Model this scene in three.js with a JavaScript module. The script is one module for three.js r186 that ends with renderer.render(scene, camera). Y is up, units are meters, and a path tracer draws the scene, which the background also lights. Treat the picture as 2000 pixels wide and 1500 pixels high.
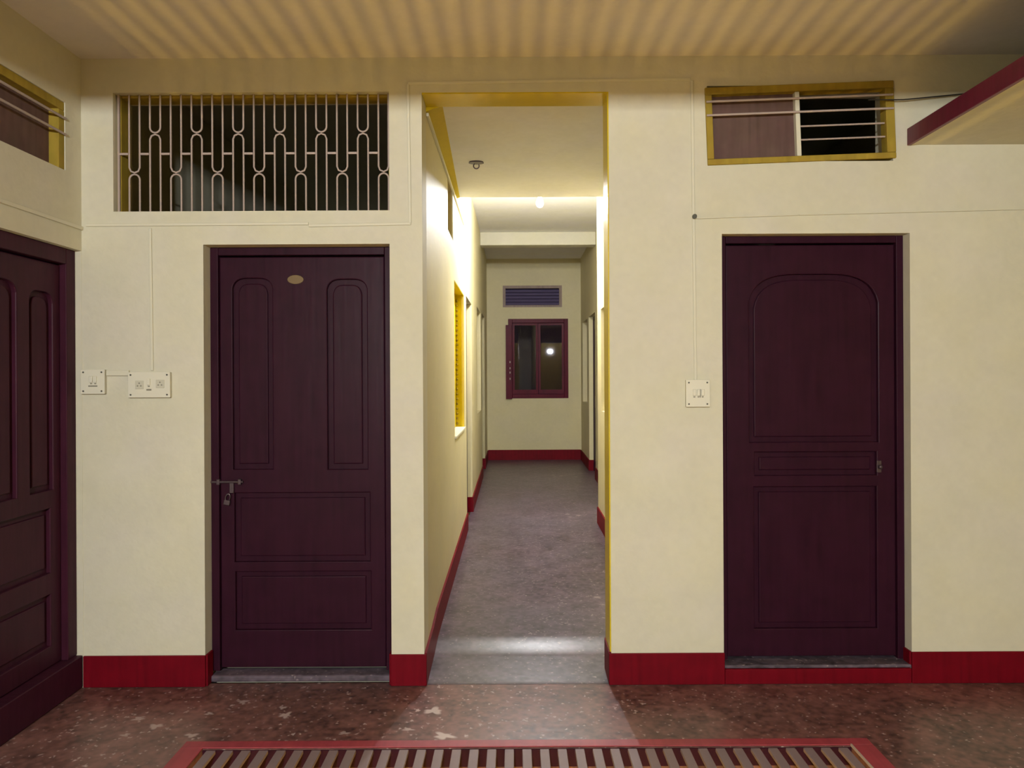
import * as THREE from 'three';
import { RoundedBoxGeometry } from 'three/addons/geometries/RoundedBoxGeometry.js';
import { mergeGeometries } from 'three/addons/utils/BufferGeometryUtils.js';
import { RectAreaLightUniformsLib } from 'three/addons/lights/RectAreaLightUniformsLib.js';

// ---------------------------------------------------------------- camera, night sky, lamps, exposure
RectAreaLightUniformsLib.init();
const scene = new THREE.Scene();
scene.background = new THREE.Color().setRGB(0.0030, 0.0022, 0.0065);
const F = 1480, EYE = 1.504, ROLL = 0.005;
const camera = new THREE.PerspectiveCamera(2 * Math.atan(750 / F) * 180 / Math.PI, 2000 / 1500, 0.05, 200);
camera.position.set(0, EYE, 0);
camera.rotation.set(0, 0, -ROLL);
camera.setViewOffset(2000, 1500, -5, 15, 2000, 1500);
const renderer = new THREE.WebGLRenderer({ antialias: true });
renderer.toneMapping = THREE.LinearToneMapping;
renderer.toneMappingExposure = 1.0;
renderer.shadowMap.enabled = true;
const HALL_LAMP = 76, BULB = 13.5, WELL_LAMP = 43;   // intensities of the three lamps, each built further down

// ---------------------------------------------------------------- places
const ZF = -3.69;                 // face of the front wall
const ZB = ZF - 0.18;             // its back
const XL = -2.105;                // left wall of the hall
const XR = 3.4, ZH = 2.8;         // right and rear walls of the hall
const CEIL = 3.06;
const XC = -0.446;                // left wall of the passage
const XJ = 0.464;                 // right jamb of the passage opening
const XP1 = 0.80, XP2 = 1.08, ZSTEP = -7.3;
const ZE = -12.3;                 // end wall of the passage
const HIGH = 3.41, LOFT = 2.889, ZLOFT = -5.86;
// a pixel on a plane facing the camera at distance d
function at(px, py, d = -ZF) {
  const dx = px - 1005, dy = py - 735;
  return [(dx - ROLL * dy) * d / F, EYE - (dy + ROLL * dx) * d / F];
}

// ---------------------------------------------------------------- seeded noise and textures
function rng(seed) { let s = seed >>> 0; return () => { s = (s + 0x6D2B79F5) >>> 0; let t = Math.imul(s ^ (s >>> 15), 1 | s); t = (t + Math.imul(t ^ (t >>> 7), 61 | t)) ^ t; return ((t ^ (t >>> 14)) >>> 0) / 4294967296; }; }
function lattice(seed, nx, ny) {
  const r = rng(seed), g = new Float32Array(nx * ny); for (let i = 0; i < g.length; i++) g[i] = r() * 2 - 1;
  return (u, v) => {                       // u, v in 0..1, tiles
    const x = u * nx, y = v * ny, x0 = Math.floor(x), y0 = Math.floor(y); let a = x - x0, b = y - y0; a = a * a * (3 - 2 * a); b = b * b * (3 - 2 * b);
    const X0 = ((x0 % nx) + nx) % nx, X1 = (X0 + 1) % nx, Y0 = ((y0 % ny) + ny) % ny, Y1 = (Y0 + 1) % ny;
    return (g[Y0 * nx + X0] * (1 - a) + g[Y0 * nx + X1] * a) * (1 - b) + (g[Y1 * nx + X0] * (1 - a) + g[Y1 * nx + X1] * a) * b;
  };
}
function fbm(seed, n, oct, ratio = 1) {
  const l = []; for (let i = 0; i < oct; i++) l.push(lattice(seed + i * 17, n << i, Math.max(2, Math.round((n << i) * ratio))));
  return (u, v) => { let s = 0, a = 0.5; for (const f of l) { s += a * f(u, v); a *= 0.55; } return s; };
}
const enc = c => { c = Math.min(1, Math.max(0, c)); return 255 * (c <= 0.0031308 ? 12.92 * c : 1.055 * Math.pow(c, 1 / 2.4) - 0.055); };
function texture(w, h, sx, sy, srgb, fn) {   // sx, sy: metres covered; fn returns a linear colour or a grey
  const d = new Uint8Array(w * h * 4), o = [0, 0, 0];
  for (let j = 0; j < h; j++) for (let i = 0; i < w; i++) {
    const k = (j * w + i) * 4; fn(i / w, j / h, o);
    for (let c = 0; c < 3; c++) d[k + c] = srgb ? enc(o[c]) : 255 * Math.min(1, Math.max(0, o[c]));
    d[k + 3] = 255;
  }
  const t = new THREE.DataTexture(d, w, h); t.wrapS = t.wrapT = THREE.RepeatWrapping; t.magFilter = THREE.LinearFilter; t.minFilter = THREE.LinearMipmapLinearFilter; t.generateMipmaps = true;
  if (srgb) t.colorSpace = THREE.SRGBColorSpace;
  t.repeat.set(1 / sx, 1 / sy); t.needsUpdate = true; return t;
}
const big = fbm(11, 3, 3), mid = fbm(29, 12, 3), fine = fbm(53, 90, 2), streak = fbm(71, 40, 2, 0.08);
// limewash: blotches, roller grain, a few rubbed marks
const washMap = texture(1024, 1024, 2.6, 2.6, true, (u, v, o) => {
  const n = 1 + 0.05 * big(u, v) + 0.045 * mid(u, v) + 0.035 * fine(u, v), y = 0.035 * mid(v + 0.3, u + 0.7);
  o[0] = 0.95 * n; o[1] = 0.945 * n * (1 - 0.3 * Math.abs(y)); o[2] = 0.93 * n * (1 - 2.2 * y);
});
const washBump = texture(512, 512, 1.3, 1.3, false, (u, v, o) => { o[0] = o[1] = o[2] = 0.5 + 0.25 * mid(u, v) + 0.3 * fine(u, v); });
// old brush-painted wood: vertical brush streaks
const brushBump = texture(512, 512, 0.8, 0.8, false, (u, v, o) => { o[0] = o[1] = o[2] = 0.5 + 0.35 * streak(u, v) + 0.25 * mid(u, v); });
const brushMap = texture(512, 512, 0.8, 0.8, true, (u, v, o) => { const n = 0.86 + 0.18 * streak(u, v) + 0.14 * mid(u, v); o[0] = n; o[1] = n * (1 + 0.1 * mid(v, u)); o[2] = n; });
// cement floor, maroon-grey, worn, spattered with drops and chips of paint
const FW = 2048, FH = 1024, FSX = 5.6, FSZ = 2.8, FX0 = -2.2, FZ0 = -1.2;  // texture origin in the hall
const spatter = new Float32Array(FW * FH);
{
  const r = rng(404);
  const blot = (cx, cy, rx, ry, a, k) => {   // cx, cy in texels
    const R = Math.ceil(Math.max(rx, ry) * 1.5), ca = Math.cos(a), sa = Math.sin(a), p = r() * 6, q = r() * 6;
    for (let j = -R; j <= R; j++) for (let i = -R; i <= R; i++) {
      const x = (i * ca + j * sa) / rx, y = (-i * sa + j * ca) / ry, t = Math.atan2(y, x), e = 1 + 0.28 * Math.sin(3 * t + p) + 0.2 * Math.sin(5 * t + q);
      const d = Math.hypot(x, y) / e; if (d > 1) continue;
      const X = (Math.round(cx + i) % FW + FW) % FW, Y = (Math.round(cy + j) % FH + FH) % FH;
      spatter[Y * FW + X] = Math.max(spatter[Y * FW + X], k * Math.min(1, (1 - d) * 3));
    }
  };
  for (let i = 0; i < 5200; i++) blot(r() * FW, r() * FH, 0.9 + r() * 1.6, 0.9 + r() * 1.6, r() * 3, 0.25 + 0.5 * r());
  for (let i = 0; i < 900; i++) blot(r() * FW * 0.5, r() * FH, 1.5 + r() * 3.5, 1.2 + r() * 2, r() * 3, 0.3 + 0.5 * r());
  const chip = (px, py, w, h, k) => {       // chips seen on the hall floor
    const d = EYE * F / (py - 735), x = (px - 1005) * d / F;
    blot((x - FX0) / FSX * FW, (FZ0 + d) / FSZ * FH, w / 2 / FSX * FW, h / 2 / FSZ * FH, (r() - 0.5) * 0.6, k);
  };
  for (const c of [[843, 1388, .085, .07, .85], [812, 1387, .02, .03, .8], [862, 1437, .09, .06, .95], [792, 1424, .05, .03, .7], [553, 1395, .05, .06, .7], [548, 1380, .04, .03, .6], [370, 1433, .06, .035, .6], [405, 1391, .04, .03, .6], [668, 1430, .05, .03, .5], [265, 1400, .05, .04, .55], [240, 1432, .04, .03, .5], [300, 1415, .06, .05, .6], [470, 1368, .05, .04, .5]]) chip(...c);
}
const fBig = fbm(83, 5, 4, 0.5), fMid = fbm(97, 40, 3, 0.5), fFine = fbm(113, 220, 2, 0.5), fPatch = fbm(131, 9, 3, 0.5);
const cement = (base, chips) => (u, v, o) => {
  const s = spatter[Math.min(FH - 1, Math.floor(v * FH)) * FW + Math.min(FW - 1, Math.floor(u * FW))];
  const n = 1 + 0.34 * fBig(u, v) + 0.42 * fMid(u, v) + 0.75 * fFine(u, v), red = 1 + 0.10 * fPatch(u, v);
  const c = [base[0] * n * red, base[1] * n, base[2] * n];
  for (let k = 0; k < 3; k++) o[k] = c[k] * (1 - s * chips) + [0.62, 0.50, 0.48][k] * s * chips;
};
const floorMap = texture(FW, FH, FSX, FSZ, true, cement([0.165, 0.076, 0.066], 1));
const passageMap = texture(FW, FH, FSX, FSZ, true, cement([0.098, 0.070, 0.092], 0.7));
floorMap.offset.set(-FX0 / FSX, FZ0 / FSZ);
const floorBump = texture(1024, 512, FSX, FSZ, false, (u, v, o) => { o[0] = o[1] = o[2] = 0.5 + 0.7 * fFine(u, v); });

// ---------------------------------------------------------------- materials
function mat(r, g, b, rough, extra = {}) {
  const m = new (extra.specularIntensity === undefined ? THREE.MeshStandardMaterial : THREE.MeshPhysicalMaterial)({ roughness: rough, ...extra }); m.color.setRGB(r, g, b); return m;
}
const wash = { map: washMap, bumpMap: washBump, bumpScale: 0.0012 };
const brush = { map: brushMap, bumpMap: brushBump, bumpScale: 0.0008 };
const gloss = { ...brush, specularIntensity: 0.22 };
const M = {
  wall: mat(0.70, 0.67, 0.53, 0.75, wash),
  bounceTintWall: mat(0.60, 0.46, 0.10, 0.75, wash),  // for the unseen hall walls; yellow is made up to warm the bounced light
  passageWall: mat(0.68, 0.61, 0.37, 0.6, wash),
  ceiling: mat(0.74, 0.70, 0.70, 0.9, wash),
  loft: mat(0.88, 0.87, 0.87, 0.85, wash),
  yellow: mat(0.70, 0.53, 0.008, 0.32, { ...wash, specularIntensity: 0.5 }),
  baseboard: mat(0.18, 0.0028, 0.011, 0.5, gloss),
  door: mat(0.036, 0.0075, 0.019, 0.40, gloss),
  doorSideLit: mat(0.056, 0.012, 0.026, 0.45, gloss),  // the door paint made lighter, stronger light on the side door put into its colour
  fascia: mat(0.13, 0.006, 0.03, 0.4, brush),
  windowRed: mat(0.115, 0.0035, 0.02, 0.4, gloss),
  ochre: mat(0.42, 0.30, 0.045, 0.6, gloss),
  rod: mat(0.44, 0.35, 0.31, 0.55),
  board: mat(0.16, 0.095, 0.08, 0.6, gloss),
  plastic: mat(0.74, 0.71, 0.58, 0.45),
  plasticDim: mat(0.60, 0.57, 0.45, 0.5),
  printGrey: mat(0.25, 0.23, 0.17, 0.5),
  casing: mat(0.70, 0.67, 0.53, 0.6),
  screw: mat(0.10, 0.10, 0.08, 0.4, { metalness: 0.5 }),
  iron: mat(0.10, 0.07, 0.08, 0.4, { metalness: 0.6 }),
  brass: mat(0.14, 0.09, 0.04, 0.4, { metalness: 0.5 }),
  brassDark: mat(0.10, 0.065, 0.02, 0.5, { metalness: 0.4 }),
  wire: mat(0.03, 0.025, 0.02, 0.6),
  grate: mat(0.26, 0.19, 0.20, 0.6, { metalness: 0.1, map: washMap }),
  curb: mat(0.40, 0.055, 0.075, 0.5, { map: brushMap }),
  sill: mat(0.34, 0.29, 0.26, 0.7, { bumpMap: floorBump, bumpScale: 0.002, map: passageMap }),
  floor: mat(1, 1, 1, 0.35, { map: floorMap, bumpMap: floorBump, bumpScale: 0.0004 }),
  floorPassage: mat(1, 1, 1, 0.33, { map: passageMap, bumpMap: floorBump, bumpScale: 0.0004 }),
  louvre: mat(0.16, 0.13, 0.24, 0.4),
  louvreFrame: mat(0.33, 0.24, 0.20, 0.6, brush),
  paleDoor: mat(0.50, 0.47, 0.38, 0.5, brush),
  enamel: mat(0.75, 0.75, 0.72, 0.35),
  holder: mat(0.05, 0.045, 0.045, 0.4),
};
M.sill.color.setRGB(1, 1, 1);
const glass = new THREE.MeshPhysicalMaterial({ roughness: 0.015, transmission: 1, thickness: 0, ior: 1.4 }); glass.color.setRGB(0.75, 0.72, 0.85);
const glow = (r, g, b, k) => { const m = new THREE.MeshStandardMaterial({ roughness: 0.5 }); m.color.setRGB(0.8, 0.8, 0.8); m.emissive.setRGB(r, g, b); m.emissiveIntensity = k; return m; };

// ---------------------------------------------------------------- geometry helpers
function metreUV(g) {                       // texture coordinates in metres, by the way each face points
  if (g.index) g = g.toNonIndexed();
  const p = g.attributes.position, n = g.attributes.normal, uv = new Float32Array(p.count * 2);
  for (let i = 0; i < p.count; i += 3) {
    let nx = 0, ny = 0, nz = 0; for (let k = 0; k < 3; k++) { nx += n.getX(i + k); ny += n.getY(i + k); nz += n.getZ(i + k); }
    nx = Math.abs(nx); ny = Math.abs(ny); nz = Math.abs(nz);
    for (let k = 0; k < 3; k++) {
      const j = i + k, x = p.getX(j), y = p.getY(j), z = p.getZ(j);
      uv[2 * j] = nx > ny && nx > nz ? -z : x; uv[2 * j + 1] = ny >= nx && ny >= nz ? -z : y;
    }
  }
  g.setAttribute('uv', new THREE.BufferAttribute(uv, 2)); return g;
}
function bx(x0, x1, y0, y1, z0, z1, r = 0) {
  const w = Math.abs(x1 - x0), h = Math.abs(y1 - y0), d = Math.abs(z1 - z0);
  const g = r > 0 ? new RoundedBoxGeometry(w, h, d, 1, Math.min(r, w / 2.2, h / 2.2, d / 2.2)) : new THREE.BoxGeometry(w, h, d);
  return g.translate((x0 + x1) / 2, (y0 + y1) / 2, (z0 + z1) / 2);
}
function rectPath(x0, x1, y0, y1) { const s = new THREE.Path(); s.moveTo(x0, y0); s.lineTo(x1, y0); s.lineTo(x1, y1); s.lineTo(x0, y1); s.closePath(); return s; }
// a wall from u0 to u1, v0 to v1 with door notches (u0, u1, top) and window holes (u0, u1, v0, v1)
function wallShape(u0, u1, v0, v1, notches, holes) {
  const s = new THREE.Shape(); s.moveTo(u0, v0);
  for (const [a, b, t] of [...notches].sort((p, q) => p[0] - q[0])) { s.lineTo(a, v0); s.lineTo(a, t); s.lineTo(b, t); s.lineTo(b, v0); }
  s.lineTo(u1, v0); s.lineTo(u1, v1); s.lineTo(u0, v1); s.closePath();
  for (const [a, b, c, d] of holes) s.holes.push(rectPath(a, b, c, d));
  return s;
}
const extr = (s, depth, bevel = 0) => new THREE.ExtrudeGeometry(s, { depth, bevelEnabled: bevel > 0, bevelSize: bevel, bevelThickness: bevel, bevelSegments: 2, bevelOffset: -bevel, curveSegments: 10 });
function tube(pts, r, seg = 24, rad = 6) { return new THREE.TubeGeometry(new THREE.CatmullRomCurve3(pts.map(p => new THREE.Vector3(...p)), false, 'catmullrom', 0.1), seg, r, rad, false); }
const names = {};
function numbered(n) { const k = names[n] = (names[n] ?? -1) + 1; return k ? n + '_' + String(k).padStart(3, '0') : n; }
function mesh(name, geos, m, parent = scene) {
  const list = (Array.isArray(geos) ? geos : [geos]).map(g => { g = g.index ? g.toNonIndexed() : g; for (const k of Object.keys(g.attributes)) if (!['position', 'normal', 'uv'].includes(k)) g.deleteAttribute(k); return g; });
  const g = metreUV(list.length > 1 ? mergeGeometries(list) : list[0]);
  const o = new THREE.Mesh(g, m); o.name = parent === scene ? numbered(name) : name; o.castShadow = o.receiveShadow = true; parent.add(o); return o;
}
function tag(o, label, category, extra = {}) { o.userData = { ...o.userData, label, category, ...extra }; return o; }
function thing(name, label, category, pos = [0, 0, 0], extra = {}) {
  const g = new THREE.Group(); g.name = numbered(name); g.position.set(...pos); scene.add(g); return tag(g, label, category, extra);
}
const S = { kind: 'structure' };
const struct = (name, geos, m, label, category) => tag(mesh(name, geos, m), label, category, S);

// ---------------------------------------------------------------- openings in the front wall
const rect = (pxl, pxr, pyt, pyb) => { const [a] = at(pxl, (pyt + pyb) / 2), [b] = at(pxr, (pyt + pyb) / 2), [, t] = at((pxl + pxr) / 2, pyt), [, c] = at((pxl + pxr) / 2, pyb); return [a, b, c, t]; };
const D1 = rect(399, 763, 477, 1338), D2 = rect(1412, 1779, 456, 1338);
const V1 = rect(221, 760, 180, 412), V2 = rect(1381, 1744, 167, 315);
// left wall: door and vent, u = distance from the camera
const D3 = [2.62, 3.688, 0, 2.125], V3 = [2.5, 3.56, 2.482, 2.80];

// ---------------------------------------------------------------- shell of the hall
const OPEN = [XC, XJ, 2.888];
const frontShape = wallShape(XL - 0.18, XR + 0.18, 0, HIGH, [OPEN, [D1[0], D1[1], D1[3]], [D2[0], D2[1], D2[3]]], [V1, [V2[0] - 0.0, V2[1], V2[2], V2[3]]]);
struct('wall_front', extr(frontShape, 0.18).translate(0, 0, ZB), M.wall, 'cream washed wall facing the hall with two doors and the passage opening', 'wall');
const leftShape = wallShape(-ZH, -ZF, 0, CEIL, [[D3[0], -ZF - 0.002, D3[3]]], [V3]);
struct('wall_left', extr(leftShape, 0.18).rotateY(Math.PI / 2).translate(XL - 0.18, 0, 0), M.wall, 'cream side wall with a dark door and a barred vent beside the corner', 'wall');
struct('wall_right', bx(XR, XR + 0.18, 0, CEIL, ZF, ZH), M.bounceTintWall, 'unseen hall wall beyond the loft shelf, coloured yellow to tint the bounced light', 'wall');
struct('wall_rear', bx(XL - 0.18, XR + 0.18, 0, CEIL, ZH, ZH + 0.18), M.bounceTintWall, 'unseen hall wall that carries the bulkhead lamp, coloured yellow to tint the bounced light', 'wall');
struct('ceiling', bx(XL - 0.18, XR + 0.18, CEIL, CEIL + 0.14, ZF, ZH + 0.18), M.ceiling, 'whitewashed flat hall ceiling', 'ceiling');
struct('trim_1', bx(XL, XR, 2.585, CEIL, 0, 0.25), M.ceiling, 'ceiling beam spanning the hall', 'beam');
// floor with the light well opening
const GX0 = -1.27, GX1 = 1.355, GZ0 = -3.07, GZ1 = -0.9;
const fs = new THREE.Shape(); fs.moveTo(XL - 0.18, -ZF + 0.04); fs.lineTo(XR + 0.18, -ZF + 0.04); fs.lineTo(XR + 0.18, -ZH - 0.18); fs.lineTo(XL - 0.18, -ZH - 0.18); fs.closePath();
fs.holes.push(rectPath(GX0, GX1, -GZ1, -GZ0));
struct('floor', extr(fs, 0.12).rotateX(-Math.PI / 2).translate(0, -0.12, 0), M.floor, 'worn brown cement hall floor spattered with paint chips', 'floor');
// light well under the grating
struct('wall_well', [bx(GX0 - 0.12, GX0, -6.6, -0.12, GZ0 - 0.12, GZ1 + 0.12), bx(GX1, GX1 + 0.12, -6.6, -0.12, GZ0 - 0.12, GZ1 + 0.12), bx(GX0, GX1, -6.6, -0.12, GZ0 - 0.12, GZ0), bx(GX0, GX1, -6.6, -0.12, GZ1, GZ1 + 0.12), bx(GX0 - 0.12, GX1 + 0.12, -6.72, -6.6, GZ0 - 0.12, GZ1 + 0.12)], M.wall, 'cream washed walls of the light well under the floor grating', 'wall');

// ---------------------------------------------------------------- passage shell
// floor strip: a rounded ramp at the mouth, then a slow rise
function passageY(d) { const t = Math.min(1, Math.max(0, (d - 4.02) / 0.23)), k = t * t * (3 - 2 * t), q = Math.min(1, Math.max(0, (d - 3.72) / 0.3)); return 0.020 * q + 0.029 * k + Math.max(0, d - 4.2) * 0.012; }
{
  const ds = []; for (let d = 3.70; d < 4.4; d += 0.01) ds.push(d); for (let d = 4.4; d < 12.45; d += 0.5) ds.push(d); ds.push(12.45);
  const pos = [], x0 = XC - 0.02, x1 = XP2 + 0.1;
  const quad = (a, b, c, d) => pos.push(...a, ...b, ...c, ...a, ...c, ...d);
  for (let i = 0; i < ds.length - 1; i++) {
    const a = ds[i], b = ds[i + 1], ya = passageY(a) + 0.001, yb = passageY(b) + 0.001, l = a < -ZB ? XC : x0, r = a < -ZB ? XJ : x1, B = -0.12;
    quad([l, ya, -a], [r, ya, -a], [r, yb, -b], [l, yb, -b]);
    quad([l, B, -b], [r, B, -b], [r, B, -a], [l, B, -a]);
    quad([l, B, -a], [l, ya, -a], [l, yb, -b], [l, B, -b]); quad([r, B, -b], [r, yb, -b], [r, ya, -a], [r, B, -a]);
  }
  const g = new THREE.BufferGeometry(); g.setAttribute('position', new THREE.BufferAttribute(new Float32Array(pos), 3)); g.computeVertexNormals();
  // smooth the walking surface
  const n = g.attributes.normal, p = g.attributes.position;
  for (let i = 0; i < p.count; i++) if (n.getY(i) > 0.5) { const d = -p.getZ(i), s = (passageY(d + 0.01) - passageY(d - 0.01)) / 0.02, l = Math.hypot(1, s); n.setXYZ(i, 0, 1 / l, s / l); }
  g.setAttribute('uv', new THREE.BufferAttribute(new Float32Array(p.count * 2), 2));
  struct('floor_passage', g, M.floorPassage, 'polished grey cement passage floor with a rounded hump at its mouth', 'floor');
}
const VL = [5.12, 5.56, 2.50, 2.86], W1 = [5.64, 6.72, 1.04, 2.225], D4 = [7.02, 7.9, 2.255], W2 = [9.04, 10.0, 1.06, 2.34], D5 = [10.4, 11.25, 2.38];
const alongZ = (s, depth, x) => extr(s, depth).rotateY(Math.PI / 2).translate(x, 0, 0);
struct('wall_passage_left', alongZ(wallShape(-ZB, -ZE, 0, HIGH, [D4, D5], [VL, W1, W2]), 0.15, XC - 0.15), M.passageWall, 'cream passage wall with the yellow window', 'wall');
const W3 = [6.3, 7.0, 1.18, 2.12], D6 = [10.15, 11.0, 2.36], W4 = [11.25, 12.0, 1.1, 2.35];
struct('wall_passage_right', [alongZ(wallShape(-ZB, -ZSTEP, 0, HIGH, [], [W3]), 0.15, XP1), alongZ(wallShape(-ZSTEP - 0.001, -ZE, 0, HIGH, [D6], [W4]), 0.15, XP2), bx(XP1 + 0.15, XP2, 0, HIGH, ZSTEP, ZSTEP + 0.15)], M.passageWall, 'cream passage wall stepping back behind the yellow jamb', 'wall');
const EW = [-0.14, 0.872, 1.147, 2.435], EV = [-0.185, 0.775, 2.625, 2.975];
struct('wall_end', extr(wallShape(XC - 0.15, XP2 + 0.15, 0, HIGH, [], [[EW[0] + 0.04, EW[1], EW[2], EW[3]], EV]), 0.15).translate(0, 0, ZE - 0.15), M.passageWall, 'cream wall closing the passage with a maroon window', 'wall');
struct('ceiling_passage', bx(XC - 0.15, XP2 + 0.15, HIGH, HIGH + 0.12, ZE - 0.15, ZF), M.loft, 'high whitewashed passage ceiling around the bulb', 'ceiling');
struct('ceiling_loft', bx(XC, XP1, LOFT, LOFT + 0.1, ZLOFT, ZB), M.loft, 'lower whitewashed loft slab over the passage mouth', 'ceiling');
struct('trim_2', bx(XC, XP2, 3.235, HIGH, -10.2, -10.0, 0.008), M.wall, 'cream cross beam under the passage ceiling beyond the bulb', 'beam');
// the unlit rooms that the vents open into
const room = (name, x0, x1, z0, z1, label) => struct(name, [bx(x0, x1, 0, 3.35, z0 - 0.08, z0), bx(x0 - 0.08, x0, 0, 3.35, z0 - 0.08, z1), bx(x1, x1 + 0.08, 0, 3.35, z0 - 0.08, z1), bx(x0 - 0.08, x1 + 0.08, 3.35, 3.43, z0 - 0.08, z1), bx(x0 - 0.08, x1 + 0.08, -0.08, 0, z0 - 0.08, z1)], M.wall, label, 'wall');
struct('wall_room_left', [bx(-2.3, XC - 0.152, 0, 3.35, -9.28, -9.2), bx(-2.3, -2.22, 0, 3.35, -9.2, ZB - 0.002), bx(-2.3, XC - 0.152, 3.35, 3.43, -9.28, ZB - 0.002), bx(-2.3, XC - 0.152, -0.08, 0, -9.28, ZB - 0.002)], M.wall, 'unlit room behind the looped grille', 'wall');
room('wall_room_right', 1.33, 2.6, -9.2, ZB - 0.002, 'unlit room behind the tilted vent');
// yellow painted lining of the passage opening
struct('trim_3', [bx(XC + 0.001, XJ - 0.006, 2.882, 2.888, ZB + 0.001, ZF - 0.001), bx(XJ - 0.006, XJ, 0.16, 2.888, ZB + 0.001, ZF - 0.001)], M.yellow, 'glossy yellow paint on the lintel and right jamb of the passage opening', 'trim');
{ // yellow cornice strip under the loft, left corner, tapering to the back
  const a = -ZB - 0.0, b = -ZLOFT, pos = [];
  const A = [[XC, LOFT, -a], [XC + 0.085, LOFT, -a], [XC, LOFT - 0.03, -a]], B = [[XC, LOFT, -b], [XC + 0.03, LOFT, -b], [XC, LOFT - 0.012, -b]];
  const tri = (p, q, r) => pos.push(...p, ...q, ...r);
  tri(A[0], A[2], A[1]); tri(B[0], B[1], B[2]);
  for (const [i, j] of [[0, 1], [1, 2], [2, 0]]) { tri(A[i], A[j], B[j]); tri(A[i], B[j], B[i]); }
  const g = new THREE.BufferGeometry(); g.setAttribute('position', new THREE.BufferAttribute(new Float32Array(pos), 3)); g.computeVertexNormals(); g.setAttribute('uv', new THREE.BufferAttribute(new Float32Array(pos.length / 3 * 2), 2));
  struct('trim_4', g, M.yellow, 'yellow tapering cornice strip along the loft slab', 'trim');
}
// ---------------------------------------------------------------- red baseboards
const BH = 0.155, BT = 0.012;
const bbGeo = (x0, x1) => bx(x0, x1, 0.002, BH, ZF, ZF + BT, 0.004);
struct('baseboard_front_left', [bbGeo(XL + 0.002, D1[0] + 0.004), bx(D1[0], D1[0] + BT, 0.002, BH, ZF - 0.07, ZF, 0.003)], M.baseboard, 'red baseboard between the side door and the numbered door', 'baseboard');
struct('baseboard_front_middle', [bbGeo(D1[1] - 0.004, XC + BT), bx(D1[1] - BT, D1[1], 0.002, BH, ZF - 0.07, ZF, 0.003)], M.baseboard, 'short red baseboard between the numbered door and the passage', 'baseboard');
struct('baseboard_front_right', [bbGeo(XJ - BT, D2[0] + 0.002)], M.baseboard, 'red baseboard under the small switch plate', 'baseboard');
struct('baseboard_front_end', [bbGeo(D2[1] - 0.004, XR - 0.002), bx(D2[1] - BT, D2[1], 0.08, BH, ZF - 0.06, ZF, 0.003)], M.baseboard, 'red baseboard below the loft shelf', 'baseboard');
function zBoard(x, side, d0, d1, n = 10) {   // follows the passage floor
  const s = new THREE.Shape(), p = [];
  for (let i = 0; i <= n; i++) { const d = d0 + (d1 - d0) * i / n; p.push([d, passageY(d) + 0.003]); }
  s.moveTo(...p[0]); for (const q of p.slice(1)) s.lineTo(...q); for (const q of [...p].reverse()) s.lineTo(q[0], q[1] + BH); s.closePath();
  return extr(s, BT).rotateY(Math.PI / 2).translate(side > 0 ? x : x - BT, 0, 0);
}
struct('baseboard_passage_left', [zBoard(XC, 1, 3.69, 7.02, 30), zBoard(XC, 1, 7.9, 10.4), zBoard(XC, 1, 11.25, 12.29), bx(XC - 0.1, XC + BT, passageY(7.9), passageY(7.9) + BH, -7.9, -7.888), bx(XC - 0.1, XC + BT, passageY(11.25), passageY(11.25) + BH, -11.25, -11.238)], M.baseboard, 'red baseboard along the passage wall under the yellow window', 'baseboard');
struct('baseboard_passage_right', [zBoard(XJ, -1, 3.69, 3.87, 8), zBoard(XP1, -1, 3.9, 7.3), zBoard(XP2, -1, 7.32, 10.15), zBoard(XP2, -1, 11.0, 12.29), bx(XP2 - BT, XP2 + 0.1, passageY(11), passageY(11) + BH, -11.0, -10.988)], M.baseboard, 'red baseboard along the stepped passage wall', 'baseboard');
struct('baseboard_end', bx(XC + BT, XP2 - BT, passageY(12.3), passageY(12.3) + BH + 0.01, ZE, ZE + BT), M.baseboard, 'red baseboard below the maroon passage window', 'baseboard');

// ---------------------------------------------------------------- doors
function archPath(P, [x0, x1, y0, y1, rise]) {  // panel outline with an arched top
  const p = new P(); p.moveTo(x0, y0); p.lineTo(x1, y0); p.lineTo(x1, y1 - rise);
  if (rise > 0) p.bezierCurveTo(x1 - (x1 - x0) * 0.04, y1 - rise * 0.1, x1 - (x1 - x0) * 0.22, y1, x1 - (x1 - x0) * 0.38, y1), p.lineTo(x0 + (x1 - x0) * 0.38, y1), p.bezierCurveTo(x0 + (x1 - x0) * 0.22, y1, x0 + (x1 - x0) * 0.04, y1 - rise * 0.1, x0, y1 - rise);
  else p.lineTo(x0, y1);
  p.closePath(); return p;
}
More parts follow.
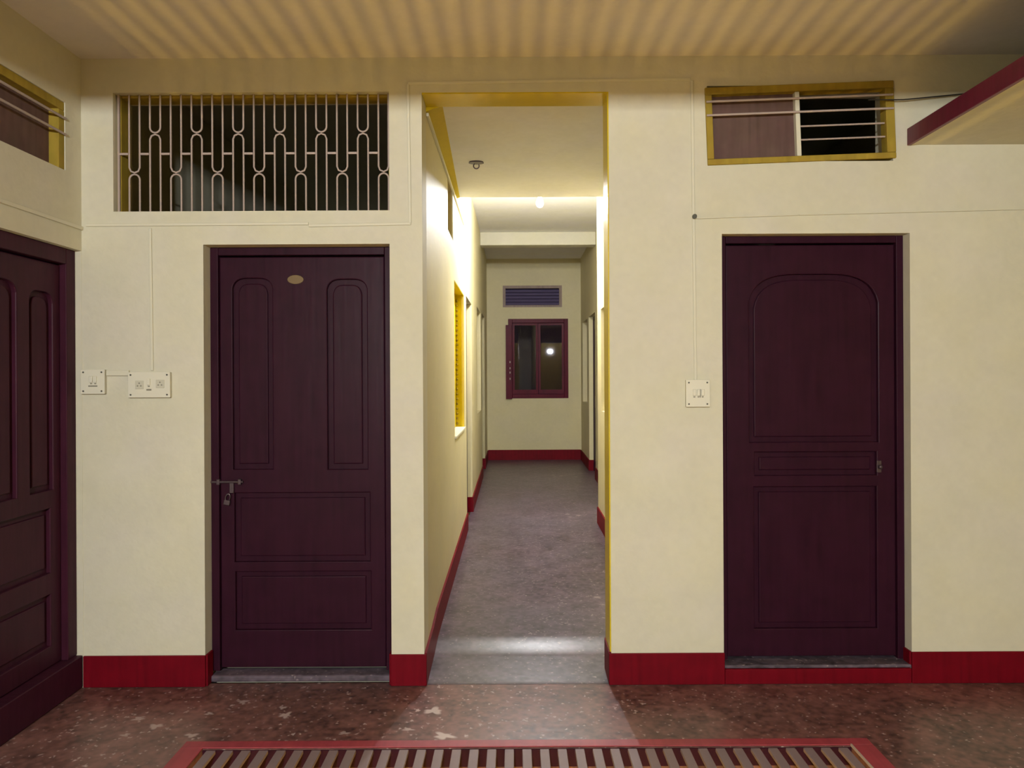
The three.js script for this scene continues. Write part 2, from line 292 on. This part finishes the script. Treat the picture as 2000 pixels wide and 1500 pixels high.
// leaf in its own axes: x 0..w, y 0..h, front face at z = 0
function doorLeaf(parent, w, h, panels, m) {
  const leaf = new THREE.Group(); leaf.name = 'leaf'; parent.add(leaf);
  const s = new THREE.Shape(); s.moveTo(0, 0); s.lineTo(w, 0); s.lineTo(w, h); s.lineTo(0, h); s.closePath();
  for (const p of panels) s.holes.push(archPath(THREE.Path, p));
  const frame = mesh('rails_and_stiles', extr(s, 0.024, 0.005).translate(0, 0, -0.029), m, leaf);
  for (const [x0, x1, y0, y1, r] of panels) {
    const k = 0.026, q = archPath(THREE.Shape, [x0 + k, x1 - k, y0 + k, y1 - k, r]);
    mesh('panel', [extr(q, 0.004, 0.006).translate(0, 0, -0.021), bx(x0 - 0.01, x1 + 0.01, y0 - 0.01, y1 + 0.01, -0.038, -0.021)], m, leaf);
  }
  return leaf;
}
function frame3(parent, x0, x1, y0, y1, t, depth, m) {   // door frame of two posts and a head
  mesh('frame_post', bx(x0, x0 + t, y0, y1, -depth, 0, 0.004), m, parent);
  mesh('frame_post', bx(x1 - t, x1, y0, y1, -depth, 0, 0.004), m, parent);
  mesh('frame_head', bx(x0 + t, x1 - t, y1 - t, y1, -depth, 0, 0.004), m, parent);
}
{ // numbered door
  const g = thing('door_1', 'dark maroon panelled door with an oval number plate and a padlocked bolt', 'door', [0, 0, ZF - 0.08], S);
  const [x0, x1, , y1] = D1, sill = 0.045, t = 0.04;
  frame3(g, x0, x1, sill, y1, t, 0.07, M.door);
  const lx = x0 + t + 0.003, w = x1 - x0 - 2 * t - 0.006, h = y1 - t - 0.004 - sill - 0.015;
  const L = (px, py) => { const [a, b] = at(px, py, 3.78); return [a - lx, b - sill - 0.012]; };
  const pan = (l, r, tp, b, rise) => { const [a, c] = L(l, b), [d, e] = L(r, tp); return [a, d, c, e, rise]; };
  const leaf = doorLeaf(g, w, h, [pan(455, 531, 543, 917, 0.05), pan(640, 716, 545, 917, 0.05), pan(458, 722, 962, 1098, 0), pan(460, 724, 1116, 1231, 0)], M.door);
  leaf.position.set(lx, sill + 0.012, -0.012);
  // number plate
  const [nx, ny] = L(577, 546), e = new THREE.Shape(); e.absellipse(nx, ny, 0.041, 0.023, 0, Math.PI * 2);
  const pl = mesh('number_plate', extr(e, 0.002, 0.0012), M.brass, leaf); pl.userData.label = 'oval brass number plate';
  const dig = x => { const o = new THREE.Shape(); o.absellipse(x, ny, 0.010, 0.0125, 0, 6.2832); const i = new THREE.Path(); i.absellipse(x, ny, 0.005, 0.0075, 0, 6.2832); o.holes.push(i); return extr(o, 0.001).translate(0, 0, 0.0035); };
  mesh('worn_figures', [dig(nx - 0.013), dig(nx + 0.013)], M.brassDark, pl);
  // sliding bolt and padlock
  const [bx0, by] = L(412, 941), [bx1] = L(476, 941);
  const bolt = mesh('bolt', [new THREE.CylinderGeometry(0.006, 0.006, bx1 - bx0 + 0.03, 10).rotateZ(Math.PI / 2).translate((bx0 + bx1) / 2 - 0.015, by, 0.012)], M.iron, leaf); bolt.userData.label = 'iron sliding bolt';
  for (const k of [0.25, 0.9]) mesh('bolt_staple', bx(bx0 + (bx1 - bx0) * k - 0.008, bx0 + (bx1 - bx0) * k + 0.008, by - 0.014, by + 0.014, 0, 0.02, 0.003), M.iron, leaf);
  const [hx, hy] = L(454, 955);
  mesh('hasp', bx(hx - 0.012, hx + 0.010, hy - 0.02, by, 0.006, 0.014, 0.003), M.iron, leaf);
  const [sx, sy] = L(446, 972);
  const ring = new THREE.TorusGeometry(0.014, 0.0038, 6, 16).scale(0.8, 1.35, 1).rotateZ(-0.25).translate(sx + 0.003, sy + 0.002, 0.018);
  const pad = mesh('padlock', [bx(-0.016, 0.016, -0.013, 0.013, -0.007, 0.007, 0.004).rotateZ(-0.2).translate(sx - 0.002, sy - 0.022, 0.016)], M.iron, leaf); mesh('shackle', ring, M.iron, pad);
}
{ // wide-panel door
  const g = thing('door_2', 'dark maroon door with one wide arched panel, on a red step', 'door', [0, 0, ZF - 0.062], S);
  const [x0, x1, , y1] = D2, sill = 0.095, t = 0.036;
  frame3(g, x0, x1, sill, y1, t, 0.07, M.door);
  const lx = x0 + t + 0.003, w = x1 - x0 - 2 * t - 0.006, h = y1 - t - 0.004 - sill - 0.015;
  const L = (px, py) => { const [a, b] = at(px, py, 3.765); return [a - lx, b - sill - 0.012]; };
  const pan = (l, r, tp, b, rise) => { const [a, c] = L(l, b), [d, e] = L(r, tp); return [a, d, c, e, rise]; };
  const leaf = doorLeaf(g, w, h, [pan(1464, 1714, 535, 864, 0.14), pan(1474, 1712, 882, 929, 0), pan(1474, 1712, 950, 1228, 0)], M.door);
  leaf.position.set(lx, sill + 0.012, -0.012);
  const [kx, ky] = L(1716, 911);
  mesh('lock_plate', bx(kx - 0.012, kx + 0.012, ky - 0.03, ky + 0.03, 0, 0.006, 0.003), M.iron, leaf);
  mesh('knob', new THREE.SphereGeometry(0.011, 12, 8).translate(kx, ky, 0.018), M.iron, leaf);
}
{ // side door, seen along its face; built facing +x
  const g = thing('door_3', 'dark maroon side door with narrow arched panels beside the corner', 'door', [XL - 0.03, 0, 0], S);
  g.rotation.y = Math.PI / 2;                        // own x = distance from the camera, own z = into the hall
  const [u0, u1, , y1] = D3, sill = 0.16, t = 0.075;
  frame3(g, u0, u1, sill, y1, t, 0.09, M.doorSideLit);
  mesh('threshold', bx(u0, u1 - 0.004, 0.003, sill, -0.12, 0.03, 0.006), M.doorSideLit, g);
  const lx = u0 + t + 0.003, w = u1 - u0 - 2 * t - 0.006, h = y1 - t - 0.004 - sill - 0.006;
  const P = (d, y) => [d - lx, y - sill - 0.004];
  const pan = (d0, d1, b, tp, r) => { const [a, c] = P(d0, b), [e, f] = P(d1, tp); return [a, e, c, f, r]; };
  const leaf = doorLeaf(g, w, h, [pan(3.385, 3.555, 0.985, 1.905, 0.05), pan(3.06, 3.295, 0.985, 1.93, 0.05), pan(2.78, 2.97, 0.985, 1.9, 0.05), pan(2.80, 3.53, 0.60, 0.90, 0), pan(2.80, 3.53, 0.26, 0.50, 0)], M.doorSideLit);
  leaf.position.set(lx, sill + 0.004, -0.03);
}
// plain doors along the passage: own x = distance from the camera
function passageDoor(name, label, x, side, [d0, d1, top], recess, m) {
  const g = thing(name, label, 'door', [x, 0, 0], S), y0 = passageY((d0 + d1) / 2) + 0.006;
  g.rotation.y = side > 0 ? Math.PI / 2 : -Math.PI / 2;
  const a = side > 0 ? d0 : -d1, b = side > 0 ? d1 : -d0, inn = new THREE.Group(); inn.name = 'door_set'; inn.position.z = -recess; g.add(inn);
  frame3(inn, a + 0.002, b - 0.002, y0, top - 0.002, 0.05, 0.05, m);
  const w = b - a - 0.11, h = top - y0 - 0.065;
  const leaf = doorLeaf(g, w, h, [[0.1, w / 2 - 0.05, h * 0.5, h - 0.12, 0.05], [w / 2 + 0.05, w - 0.1, h * 0.5, h - 0.12, 0.05], [0.1, w - 0.1, 0.15, h * 0.42, 0]], m);
  leaf.position.set(a + 0.055, y0 + 0.008, -recess - 0.008);
  const hx = side > 0 ? 0.06 : w - 0.06;
  mesh('latch', [bx(hx - 0.03, hx + 0.05, h * 0.46, h * 0.46 + 0.02, 0, 0.02, 0.004), bx(hx - 0.01, hx + 0.015, h * 0.46 - 0.09, h * 0.46 - 0.02, 0, 0.025, 0.006)], M.iron, leaf);
  while (inn.children.length) { const c = inn.children[0]; c.position.z -= recess; g.add(c); } g.remove(inn);
}
passageDoor('door_4', 'dark door set in the passage wall next to the yellow window', XC, 1, D4, 0.05, M.door);
passageDoor('door_5', 'dark door near the far end of the left passage wall', XC, 1, D5, 0.06, M.door);
passageDoor('door_6', 'dark door in the stepped passage wall near the maroon window', XP2, -1, D6, 0.06, M.door);

// cement sills
struct('trim_5', bx(D1[0] + 0.006, D1[1] - 0.006, 0.002, 0.036, ZF - 0.15, ZF - 0.04, 0.012), M.sill, 'grey cement sill under the numbered door', 'sill');
struct('trim_6', bx(D2[0] + 0.002, D2[1] - 0.002, 0.076, 0.093, ZF - 0.14, ZF + 0.004, 0.006), M.sill, 'grey cement sill under the wide arched door', 'sill');
struct('trim_7', bx(D2[0] + 0.003, D2[1] - 0.005, 0.002, 0.075, ZF - 0.14, ZF + BT - 0.002, 0.004), M.baseboard, 'red painted step face below the wide arched door', 'step');

// ---------------------------------------------------------------- vents and windows
{ // patterned grille
  const g = thing('window_1', 'wide vent opening with a looped iron grille above the numbered door', 'vent', [0, 0, ZF], S);
  const [x0, x1, y0, y1] = V1, t = 0.014;
  mesh('frame_jamb', bx(x0, x0 + 0.022, y0, y1, -0.13, -0.035, 0.004), M.ochre, g);
  mesh('frame_jamb', bx(x1 - 0.008, x1, y0, y1, -0.13, -0.035), M.ochre, g);
  mesh('frame_head', bx(x0 + 0.022, x1 - 0.008, y1 - t, y1, -0.13, -0.035, 0.004), M.ochre, g);
  mesh('frame_sill', bx(x0 + 0.022, x1 - 0.008, y0, y0 + 0.006, -0.13, -0.035), M.wall, g);
  const d = 3.715, X = i => at(232.4 + 20.28 * i, 300, d)[0], Y = py => at(490, py, d)[1], zg = -0.025, r = 0.0048;
  const yt = y1 - 0.002, yb = y0 + 0.002;
  mesh('grille_bar', bx(X(0) - r, X(0) + r, yb, yt, zg - r, zg + r), M.rod, g);
  for (let k = 0; k < 13; k++) {
    const a = X(1 + 2 * k), b = Math.min(X(2 + 2 * k), x1 - 0.007), c = (a + b) / 2, R = (b - a) / 2, ym = Y(k % 2 ? 260 : 338);
    for (const s of [1, -1]) {
      const end = s > 0 ? yt : yb, pts = [[a, end, zg], [a, ym + s * (R + 0.03), zg]];
      for (let j = 0; j <= 8; j++) { const q = Math.PI * j / 8; pts.push([c - R * Math.cos(q), ym + s * (R - R * Math.sin(q) + 0.004), zg]); }
      pts.push([b, ym + s * (R + 0.03), zg], [b, end, zg]);
      mesh('grille_loop', tube(pts, r, 40, 6), M.rod, g);
    }
    const l = X(2 * k), h = Y(300); mesh('grille_crossbar', bx(l + r, a - r, h - 0.005, h + 0.005, zg - 0.004, zg + 0.004), M.rod, g);
  }
}
{ // louvred vent, hung slightly out of level
  const [x0, x1, y0, y1] = V2, cx = (x0 + x1) / 2, cy = (y0 + y1) / 2, w = x1 - x0, h = y1 - y0;
  const g = thing('window_2', 'tilted ochre framed vent with four rods and one boarded half', 'vent', [cx, cy, ZF], S);
  const tilt = new THREE.Matrix4().makeRotationZ(0.034), T = q => q.applyMatrix4(tilt);
  const W = w / 2 + 0.006, H = h / 2 + 0.004, f = 0.036, z0 = -0.05, z1 = 0.012;
  mesh('frame_rail', T(bx(-W, W, H - f, H, z0, z1, 0.004)), M.ochre, g);
  mesh('frame_rail', T(bx(-W, W, -H, -H + f * 0.8, z0, z1, 0.004)), M.ochre, g);
  mesh('frame_stile', T(bx(-W, -W + f * 0.9, -H + f * 0.8, H - f, z0, z1, 0.004)), M.ochre, g);
  mesh('frame_stile', T(bx(W - f * 1.2, W, -H + f * 0.8, H - f, z0, z1, 0.004)), M.ochre, g);
  const mx = at(1558, 240)[0] - cx;
  mesh('mullion', T(bx(mx - 0.011, mx + 0.011, -H + f * 0.8, H - f, z0 + 0.01, z1 - 0.004, 0.003)), M.casing, g);
  mesh('board', T(bx(-W + 0.03, mx - 0.011, -H + 0.026, H - f, -0.03, -0.022)), M.board, g);
  const yy = k => H - f - 0.048 - k * 0.066;
  for (let k = 0; k < 2; k++) mesh('rod', T(new THREE.CylinderGeometry(0.0055, 0.0055, 2 * W - 0.012, 8).rotateZ(Math.PI / 2).translate(-0.004, yy(k) + 0.012, z1 + 0.006)), M.rod, g);
  for (let k = 2; k < 4; k++) mesh('rod', T(new THREE.CylinderGeometry(0.0045, 0.0045, W - mx - 0.045, 8).rotateZ(Math.PI / 2).translate((mx + W - 0.045) / 2 + 0.004, yy(k) + 0.016, -0.01)), M.rod, g);
}
{ // side vent on the left wall
  const g = thing('window_3', 'barred vent above the side door in the corner', 'vent', [XL, 0, 0], S); g.rotation.y = Math.PI / 2;
  const [u0, u1, y0, y1] = V3;
  mesh('frame_head', bx(u0, u1, y1 - 0.04, y1, -0.1, -0.004, 0.004), M.ochre, g);
  mesh('frame_stile', bx(u1 - 0.045, u1, y0, y1 - 0.04, -0.1, -0.004, 0.004), M.ochre, g);
  mesh('frame_stile', bx(u0, u0 + 0.045, y0, y1 - 0.04, -0.1, -0.004, 0.004), M.ochre, g);
  mesh('board', bx(u0 + 0.045, u1 - 0.045, y0, y1 - 0.04, -0.06, -0.05), M.board, g);
  for (const y of [2.722, 2.648]) mesh('rod', new THREE.CylinderGeometry(0.006, 0.006, u1 - u0 - 0.01, 8).rotateZ(Math.PI / 2).translate((u0 + u1) / 2, y, 0.006), M.rod, g);
}
{ // yellow window of the passage
  const g = thing('window_4', 'bright yellow window lining with a beaded edge in the passage wall', 'window', [XC, 0, 0], S); g.rotation.y = Math.PI / 2;
  const [u0, u1, y0, y1] = W1, t = 0.006;
  mesh('lining', [bx(u1 - t, u1, y0 + 0.02, y1, -0.14, -0.002), bx(u0, u0 + t, y0 + 0.02, y1, -0.14, -0.002), bx(u0 + t, u1 - t, y1 - t, y1, -0.14, -0.002)], M.yellow, g);
  mesh('sill', bx(u0 + 0.002, u1 - 0.002, y0, y0 + 0.02, -0.14, 0.012, 0.003), M.casing, g);
  mesh('shutter', bx(u0 + t, u1 - t, y0 + 0.02, y1 - t, -0.09, -0.075), M.yellow, g);
  const n = 26, b = []; for (let i = 0; i < n; i++) b.push(new THREE.SphereGeometry(0.012, 6, 5).translate(u1 - t - 0.004, y0 + 0.05 + (y1 - y0 - 0.1) * i / (n - 1), -0.064));
  const o = mesh('beading', b, M.ochre, g); o.userData.kind = 'stuff';
}
function niche(name, label, x, side, [d0, d1, y0, y1], depth, m) {
  const g = thing(name, label, 'window', [x, 0, 0], S); g.rotation.y = side > 0 ? Math.PI / 2 : -Math.PI / 2;
  const a = side > 0 ? d0 : -d1, b = side > 0 ? d1 : -d0, t = 0.04;
  mesh('frame_stile', bx(a, a + t, y0, y1, -depth - 0.03, -depth, 0.003), m, g); mesh('frame_stile', bx(b - t, b, y0, y1, -depth - 0.03, -depth, 0.003), m, g);
  mesh('frame_rail', bx(a + t, b - t, y1 - t, y1, -depth - 0.03, -depth, 0.003), m, g); mesh('frame_rail', bx(a + t, b - t, y0, y0 + t, -depth - 0.03, -depth, 0.003), m, g);
  const c = (a + b) / 2;
  for (const [p, q] of [[a + t, c - 0.002], [c + 0.002, b - t]]) mesh('shutter', bx(p, q, y0 + t, y1 - t, -depth - 0.026, -depth - 0.008, 0.003), m, g);
}
niche('window_5', 'small high opening with a brown board near the loft slab', XC, 1, VL, 0.10, M.ochre);
niche('window_6', 'shuttered pale window beyond the first passage door', XC, 1, W2, 0.09, M.paleDoor);
niche('window_7', 'pale shuttered window in the near stepped passage wall', XP1, -1, W3, 0.08, M.paleDoor);
niche('window_8', 'narrow shuttered window beside the end wall', XP2, -1, W4, 0.07, M.louvreFrame);
{ // window at the end of the passage
  const g = thing('window_9', 'maroon two-leaf glazed window at the end of the passage', 'window', [0, 0, ZE], S), [x0, x1, y0, y1] = EW, f = 0.065;
  mesh('frame_stile', bx(x0 + 0.04, x0 + 0.04 + f, y0, y1, -0.07, 0.015, 0.004), M.windowRed, g); mesh('frame_stile', bx(x1 - f, x1, y0, y1, -0.07, 0.015, 0.004), M.windowRed, g);
  mesh('frame_rail', bx(x0 + 0.04 + f, x1 - f, y1 - f, y1, -0.07, 0.015, 0.004), M.windowRed, g); mesh('frame_rail', bx(x0 + 0.04 + f, x1 - f, y0, y0 + f, -0.07, 0.015, 0.004), M.windowRed, g);
  const c = (x0 + x1) / 2 + 0.02;
  for (const [a, b] of [[x0 + 0.04 + f + 0.003, c - 0.002], [c + 0.002, x1 - f - 0.003]]) {
    const lf = new THREE.Group(); lf.name = 'casement'; g.add(lf); const s = 0.035, u = y0 + f + 0.003, v = y1 - f - 0.003;
    mesh('casement_frame', [bx(a, a + s, u, v, -0.05, -0.02), bx(b - s, b, u, v, -0.05, -0.02), bx(a + s, b - s, v - s, v, -0.05, -0.02), bx(a + s, b - s, u, u + s * 2, -0.05, -0.02)], M.windowRed, lf);
    mesh('pane', bx(a + s, b - s, u + 2 * s, v - s, -0.037, -0.033), glass, lf);
    // casements turned on purpose, so that only the right pane mirrors the wall lamp
    const hinge = a < c ? a : b, turn = a < c ? 0.02 : -0.0527; lf.rotation.y = turn; lf.position.set(hinge - hinge * Math.cos(turn), 0, hinge * Math.sin(turn));
  }
  // a third leaf folded back over the wall on the left
  const o = mesh('open_shutter', [bx(x0, x0 + 0.1, y0 - 0.01, y1 - 0.10, 0.018, 0.05, 0.004)], M.windowRed, g); o.userData.label = 'maroon shutter folded back against the wall';
  for (const y of [1.45, 1.55, 1.62, 1.72]) mesh('shutter_hook', bx(x0 + 0.06, x0 + 0.075, y, y + 0.03, 0.05, 0.056), M.rod, g);
}
{ // louvre above it
  const g = thing('window_10', 'louvred vent with dark slats above the maroon window', 'vent', [0, 0, ZE], S), [x0, x1, y0, y1] = EV, f = 0.045;
  mesh('frame_stile', bx(x0, x0 + f, y0, y1, -0.08, 0.01), M.louvreFrame, g); mesh('frame_stile', bx(x1 - f, x1, y0, y1, -0.08, 0.01), M.louvreFrame, g);
  mesh('frame_rail', bx(x0 + f, x1 - f, y1 - f, y1, -0.08, 0.01), M.louvreFrame, g); mesh('frame_rail', bx(x0 + f, x1 - f, y0, y0 + f * 0.7, -0.08, 0.01), M.louvreFrame, g);
  for (let k = 0; k < 5; k++) mesh('slat', bx(x0 + f, x1 - f, -0.004, 0.004, -0.03, 0.03).rotateX(0.75).translate(0, y0 + 0.06 + k * 0.052, -0.035), M.louvre, g);
}

// ---------------------------------------------------------------- loft shelf at the right
{
  const x0 = at(1771, 281)[0], yb = at(1771, 283)[1], th = 0.076, zf = -1.2;
  const g = thing('loft_shelf', 'concrete loft shelf with a maroon painted edge, upper right of the hall', 'shelf', [0, 0, 0], S);
  mesh('slab', bx(x0 + 0.02, XR, yb, yb + th, ZF, zf), M.wall, g);
  const e = mesh('painted_edge', bx(x0, x0 + 0.02, yb - 0.004, yb + th + 0.002, ZF + 0.002, zf, 0.003), M.fascia, g); e.userData.label = 'maroon painted edge';
}
// ---------------------------------------------------------------- wiring and switches on the walls
function casing(name, label, segs, depth = 0.007, width = 0.014) {
  const geo = segs.map(([ax, ay, bx_, by]) => { const [x0, y0] = at(ax, ay), [x1, y1] = at(bx_, by), h = Math.abs(x1 - x0) > Math.abs(y1 - y0), l = Math.hypot(x1 - x0, y1 - y0); return bx(-l / 2, l / 2, -width / 2, width / 2, 0, depth, 0.003).rotateZ(Math.atan2(y1 - y0, x1 - x0)).translate((x0 + x1) / 2, (y0 + y1) / 2, ZF + (h ? 0 : 0.0015)); });
  return tag(mesh(name, geo, M.casing), label, 'cable casing');
}
casing('cable_casing', 'cream cable casing running below the looped grille to the passage corner', [[168, 440, 603, 437], [603, 441, 803, 437]]);
casing('cable_casing', 'cream cable casing rising beside the looped grille to the lintel', [[801, 436, 797, 165]]);
casing('cable_casing', 'cream cable casing crossing above the passage lintel', [[797, 163, 1349, 155]], 0.004);
casing('cable_casing', 'cream cable casing dropping to the double switch board', [[294, 446, 298, 724]]);
casing('cable_casing', 'cream cable casing dropping from above the lintel to the small switch plate', [[1351, 158, 1354, 424], [1354, 428, 1358, 742]]);
casing('cable_casing', 'thin cream cable casing level with the top of the wide arched door', [[1357, 427, 1560, 420], [1560, 420, 2150, 405]], 0.008, 0.006);
tag(mesh('cable_casing', [bx(XL, XL + 0.01, 2.225, 2.243, ZF + 0.002, -2.0, 0.003)], M.casing), 'cream cable casing on the side wall above the side door', 'cable casing');
tag(mesh('cable_casing', [bx(XC, XC + 0.014, 2.838, 2.856, -6.7, ZB - 0.01, 0.003)], M.casing), 'cable casing along the passage wall just under the loft slab', 'cable casing');
{ const [x, y] = at(1355, 424); const o = tag(mesh('junction_box', new THREE.CylinderGeometry(0.011, 0.011, 0.012, 12).rotateX(Math.PI / 2).translate(x, y, ZF + 0.017), M.screw), 'small dark cable joint on the casing above the switch plate', 'junction box'); }
function screws(g, w, h, m = M.screw) { for (const [i, j] of [[-1, 1], [1, 1], [-1, -1], [1, -1]]) mesh('screw', new THREE.CylinderGeometry(0.0042, 0.0042, 0.003, 8).rotateX(Math.PI / 2).translate(i * (w / 2 - 0.013), j * (h / 2 - 0.013), 0.0255), m, g); }
function board(label, px0, px1, py0, py1, fit) {
  const [x0, x1, y0, y1] = rect(px0, px1, py0, py1), w = x1 - x0, h = y1 - y0;
  const g = thing('switch_board', label, 'switch', [(x0 + x1) / 2, (y0 + y1) / 2, ZF]);
  mesh('back_box', bx(-w / 2, w / 2, -h / 2, h / 2, 0, 0.018, 0.003), M.plasticDim, g); mesh('cover_plate', bx(-w / 2 - 0.001, w / 2 + 0.001, -h / 2 - 0.001, h / 2 + 0.001, 0.018, 0.0245, 0.002), M.plastic, g);
  screws(g, w, h); fit(g, w, h); return g;
}
const rocker = (g, x, y) => { mesh('rocker', bx(x - 0.008, x + 0.008, y - 0.016, y + 0.016, 0.0245, 0.032, 0.003), M.plastic, g); mesh('rocker_slot', bx(x - 0.0045, x + 0.0045, y - 0.024, y - 0.019, 0.0245, 0.026), M.printGrey, g); };
const socket = (g, x, y) => { const s = mesh('socket', bx(x - 0.02, x + 0.02, y - 0.02, y + 0.02, 0.0245, 0.028, 0.002), M.plasticDim, g); for (const [i, j] of [[0, 0.008], [-0.008, -0.005], [0.008, -0.005]]) mesh('pin_hole', new THREE.CylinderGeometry(0.0034, 0.0034, 0.002, 8).rotateX(Math.PI / 2).translate(x + i, y + j, 0.0285), M.printGrey, s); };
board('small square cream switch board against the corner beside the side door', 163, 209, 722, 769, (g, w, h) => { rocker(g, -0.006, 0.012); rocker(g, 0.014, 0.012); mesh('maker_print', bx(-0.02, 0.024, -0.024, -0.018, 0.0245, 0.0255), M.printGrey, g); });
board('wide cream switch board joined to the corner switch board', 255, 336, 727, 776, (g, w, h) => { socket(g, -0.045, 0); rocker(g, 0.0, 0.014); mesh('maker_print', bx(-0.012, 0.012, -0.028, -0.02, 0.0245, 0.0255), M.printGrey, g); socket(g, 0.055, 0.004); });
board('cream switch plate between the passage and the wide arched door', 1338, 1384, 742, 794, (g, w, h) => { rocker(g, -0.018, 0.004); rocker(g, 0.002, 0.004); rocker(g, 0.022, 0.004); mesh('pull_mark', bx(0.008, 0.0105, -0.02, 0.02, 0.0245, 0.0335), M.printGrey, g); });
{ const [x0, x1, y0, y1] = rect(209, 255, 723, 734); tag(mesh('cable_casing', bx(x0 + 0.002, x1 - 0.002, y0, y1, ZF, ZF + 0.014, 0.003), M.casing), 'short cream casing joining the two switch boards', 'cable casing'); }
{ // loose black wire from the tilted vent
  const a = at(1690, 200), b = at(1760, 199), c = at(1880, 186), d = at(2100, 160);
  tag(mesh('loose_wire', tube([[a[0], a[1], ZF + 0.035], [b[0], b[1], ZF + 0.03], [c[0], c[1], ZF + 0.02], [d[0], d[1], ZF + 0.01]], 0.0032, 30), M.wire), 'thin dark wire strung from the tilted vent along the wall', 'wire');
}
{ // iron hook plate in the loft slab
  const g = thing('ceiling_hook', 'small rusty hook plate under the loft slab', 'hook', [-0.24, LOFT, -4.89]);
  mesh('plate', new THREE.CylinderGeometry(0.045, 0.05, 0.008, 18).scale(1, 1, 0.7).translate(0, -0.004, 0), M.iron, g);
  mesh('hook', new THREE.TorusGeometry(0.018, 0.004, 6, 16, 4.6).rotateZ(2.2).translate(0, -0.026, 0), M.iron, g);
}
// ---------------------------------------------------------------- floor grating
{
  const g = thing('floor_grate', 'steel floor grating with parallel bars over the light well', 'grate', [0, 0, 0]);
  const n = 37, p = (GX1 - GX0) / n;
  for (let i = 0; i < n; i++) { const x = GX0 + p * (i + 0.5); mesh('bar', bx(x - 0.019, x + 0.019, -0.018, -0.002, GZ0 + 0.007, GZ1 - 0.007, 0.003), M.grate, g); }
  for (const z of [-2.4, -1.7]) mesh('bearer', bx(GX0 + 0.002, GX1 - 0.002, -0.06, -0.018, z - 0.02, z + 0.02), M.iron, g);
  mesh('edge_angle', bx(GX0, GX1, -0.075, -0.004, GZ0, GZ0 + 0.006), M.door, g); mesh('edge_angle', bx(GX0, GX1, -0.055, -0.018, GZ1 - 0.006, GZ1), M.door, g);
  const w = 0.055;
  struct('trim_8', [bx(GX0 - 0.09, GX1 + 0.09, 0.001, 0.006, GZ0 - w, GZ0, 0.002), bx(GX0 - 0.09, GX0, 0.001, 0.006, GZ0, GZ1, 0.002), bx(GX1, GX1 + 0.09, 0.001, 0.006, GZ0, GZ1, 0.002)], M.curb, 'worn red painted curb around the floor grating', 'curb');
  struct('trim_9', bx(GX1 - 0.004, GX1 + 0.002, 0.002, 0.011, GZ0 + 0.004, GZ1), M.rod, 'bright metal strip at the end of the floor grating', 'trim');
}
// ---------------------------------------------------------------- lamps
{ // bare bulb in the passage
  const d = 6.9, x = (1056 - 1005) * d / F, y = EYE + 1.585;
  const g = thing('pendant_bulb', 'glowing bare bulb hanging from the passage ceiling', 'lamp', [x, y, -d]);
  mesh('cord', new THREE.CylinderGeometry(0.0035, 0.0035, HIGH - y - 0.09, 8).translate(0, (HIGH - y + 0.09) / 2, 0), M.wire, g);
  mesh('holder', new THREE.LatheGeometry([[0, 0.05], [0.017, 0.05], [0.019, 0.06], [0.019, 0.085], [0.012, 0.098], [0, 0.1]].map(p => new THREE.Vector2(...p)), 16), M.holder, g);
  const prof = [[0, -0.05], [0.016, -0.047], [0.028, -0.036], [0.034, -0.018], [0.034, 0.0], [0.028, 0.02], [0.019, 0.038], [0.015, 0.052]];
  mesh('bulb', new THREE.LatheGeometry(prof.map(p => new THREE.Vector2(...p)), 24), glow(1, 0.98, 1, 14), g);
  const l = new THREE.PointLight(0xffffff, BULB, 0, 2); l.color.setRGB(0.94, 0.96, 1); l.castShadow = true; l.shadow.radius = 1.5; l.position.set(0, -0.008, 0); g.add(l);
}
{ // bulkhead lamp on the rear wall of the hall, behind the viewer; the end window mirrors it
  const g = thing('wall_lamp', 'small white bulkhead lamp on the rear hall wall', 'lamp', [-0.3, 2.40, ZH]);
  mesh('base_plate', bx(-0.09, 0.09, -0.06, 0.06, -0.04, 0, 0.01), M.enamel, g);
  mesh('diffuser', bx(-0.06, 0.06, -0.035, 0.035, -0.075, -0.041, 0.012), glow(1, 0.97, 0.93, 12), g);
  const l = new THREE.RectAreaLight(0xffffff, HALL_LAMP / (0.12 * 0.07), 0.12, 0.07); l.color.setRGB(0.97, 0.99, 0.97); l.position.set(0, 0, -0.08); g.add(l); l.lookAt(-0.3, 2.40, -5);
}
{ // warm lamp low in the light well
  const g = thing('well_lamp', 'warm bulb on a bracket low in the light well', 'lamp', [-0.3, -5.6, -1.72]);
  mesh('bracket', bx(-0.015, 0.015, -0.1, -0.07, 0, GZ1 + 1.72, 0.003), M.iron, g); mesh('holder', new THREE.CylinderGeometry(0.022, 0.022, 0.05, 12).translate(0, -0.07, 0), M.holder, g);
  mesh('bulb', new THREE.SphereGeometry(0.055, 20, 14), glow(1, 0.66, 0.25, 12), g);
  const l = new THREE.PointLight(0xffffff, WELL_LAMP, 0, 2); l.color.setRGB(1, 0.64, 0.10); l.castShadow = true; l.shadow.radius = 3.4; g.add(l);
}
renderer.render(scene, camera);
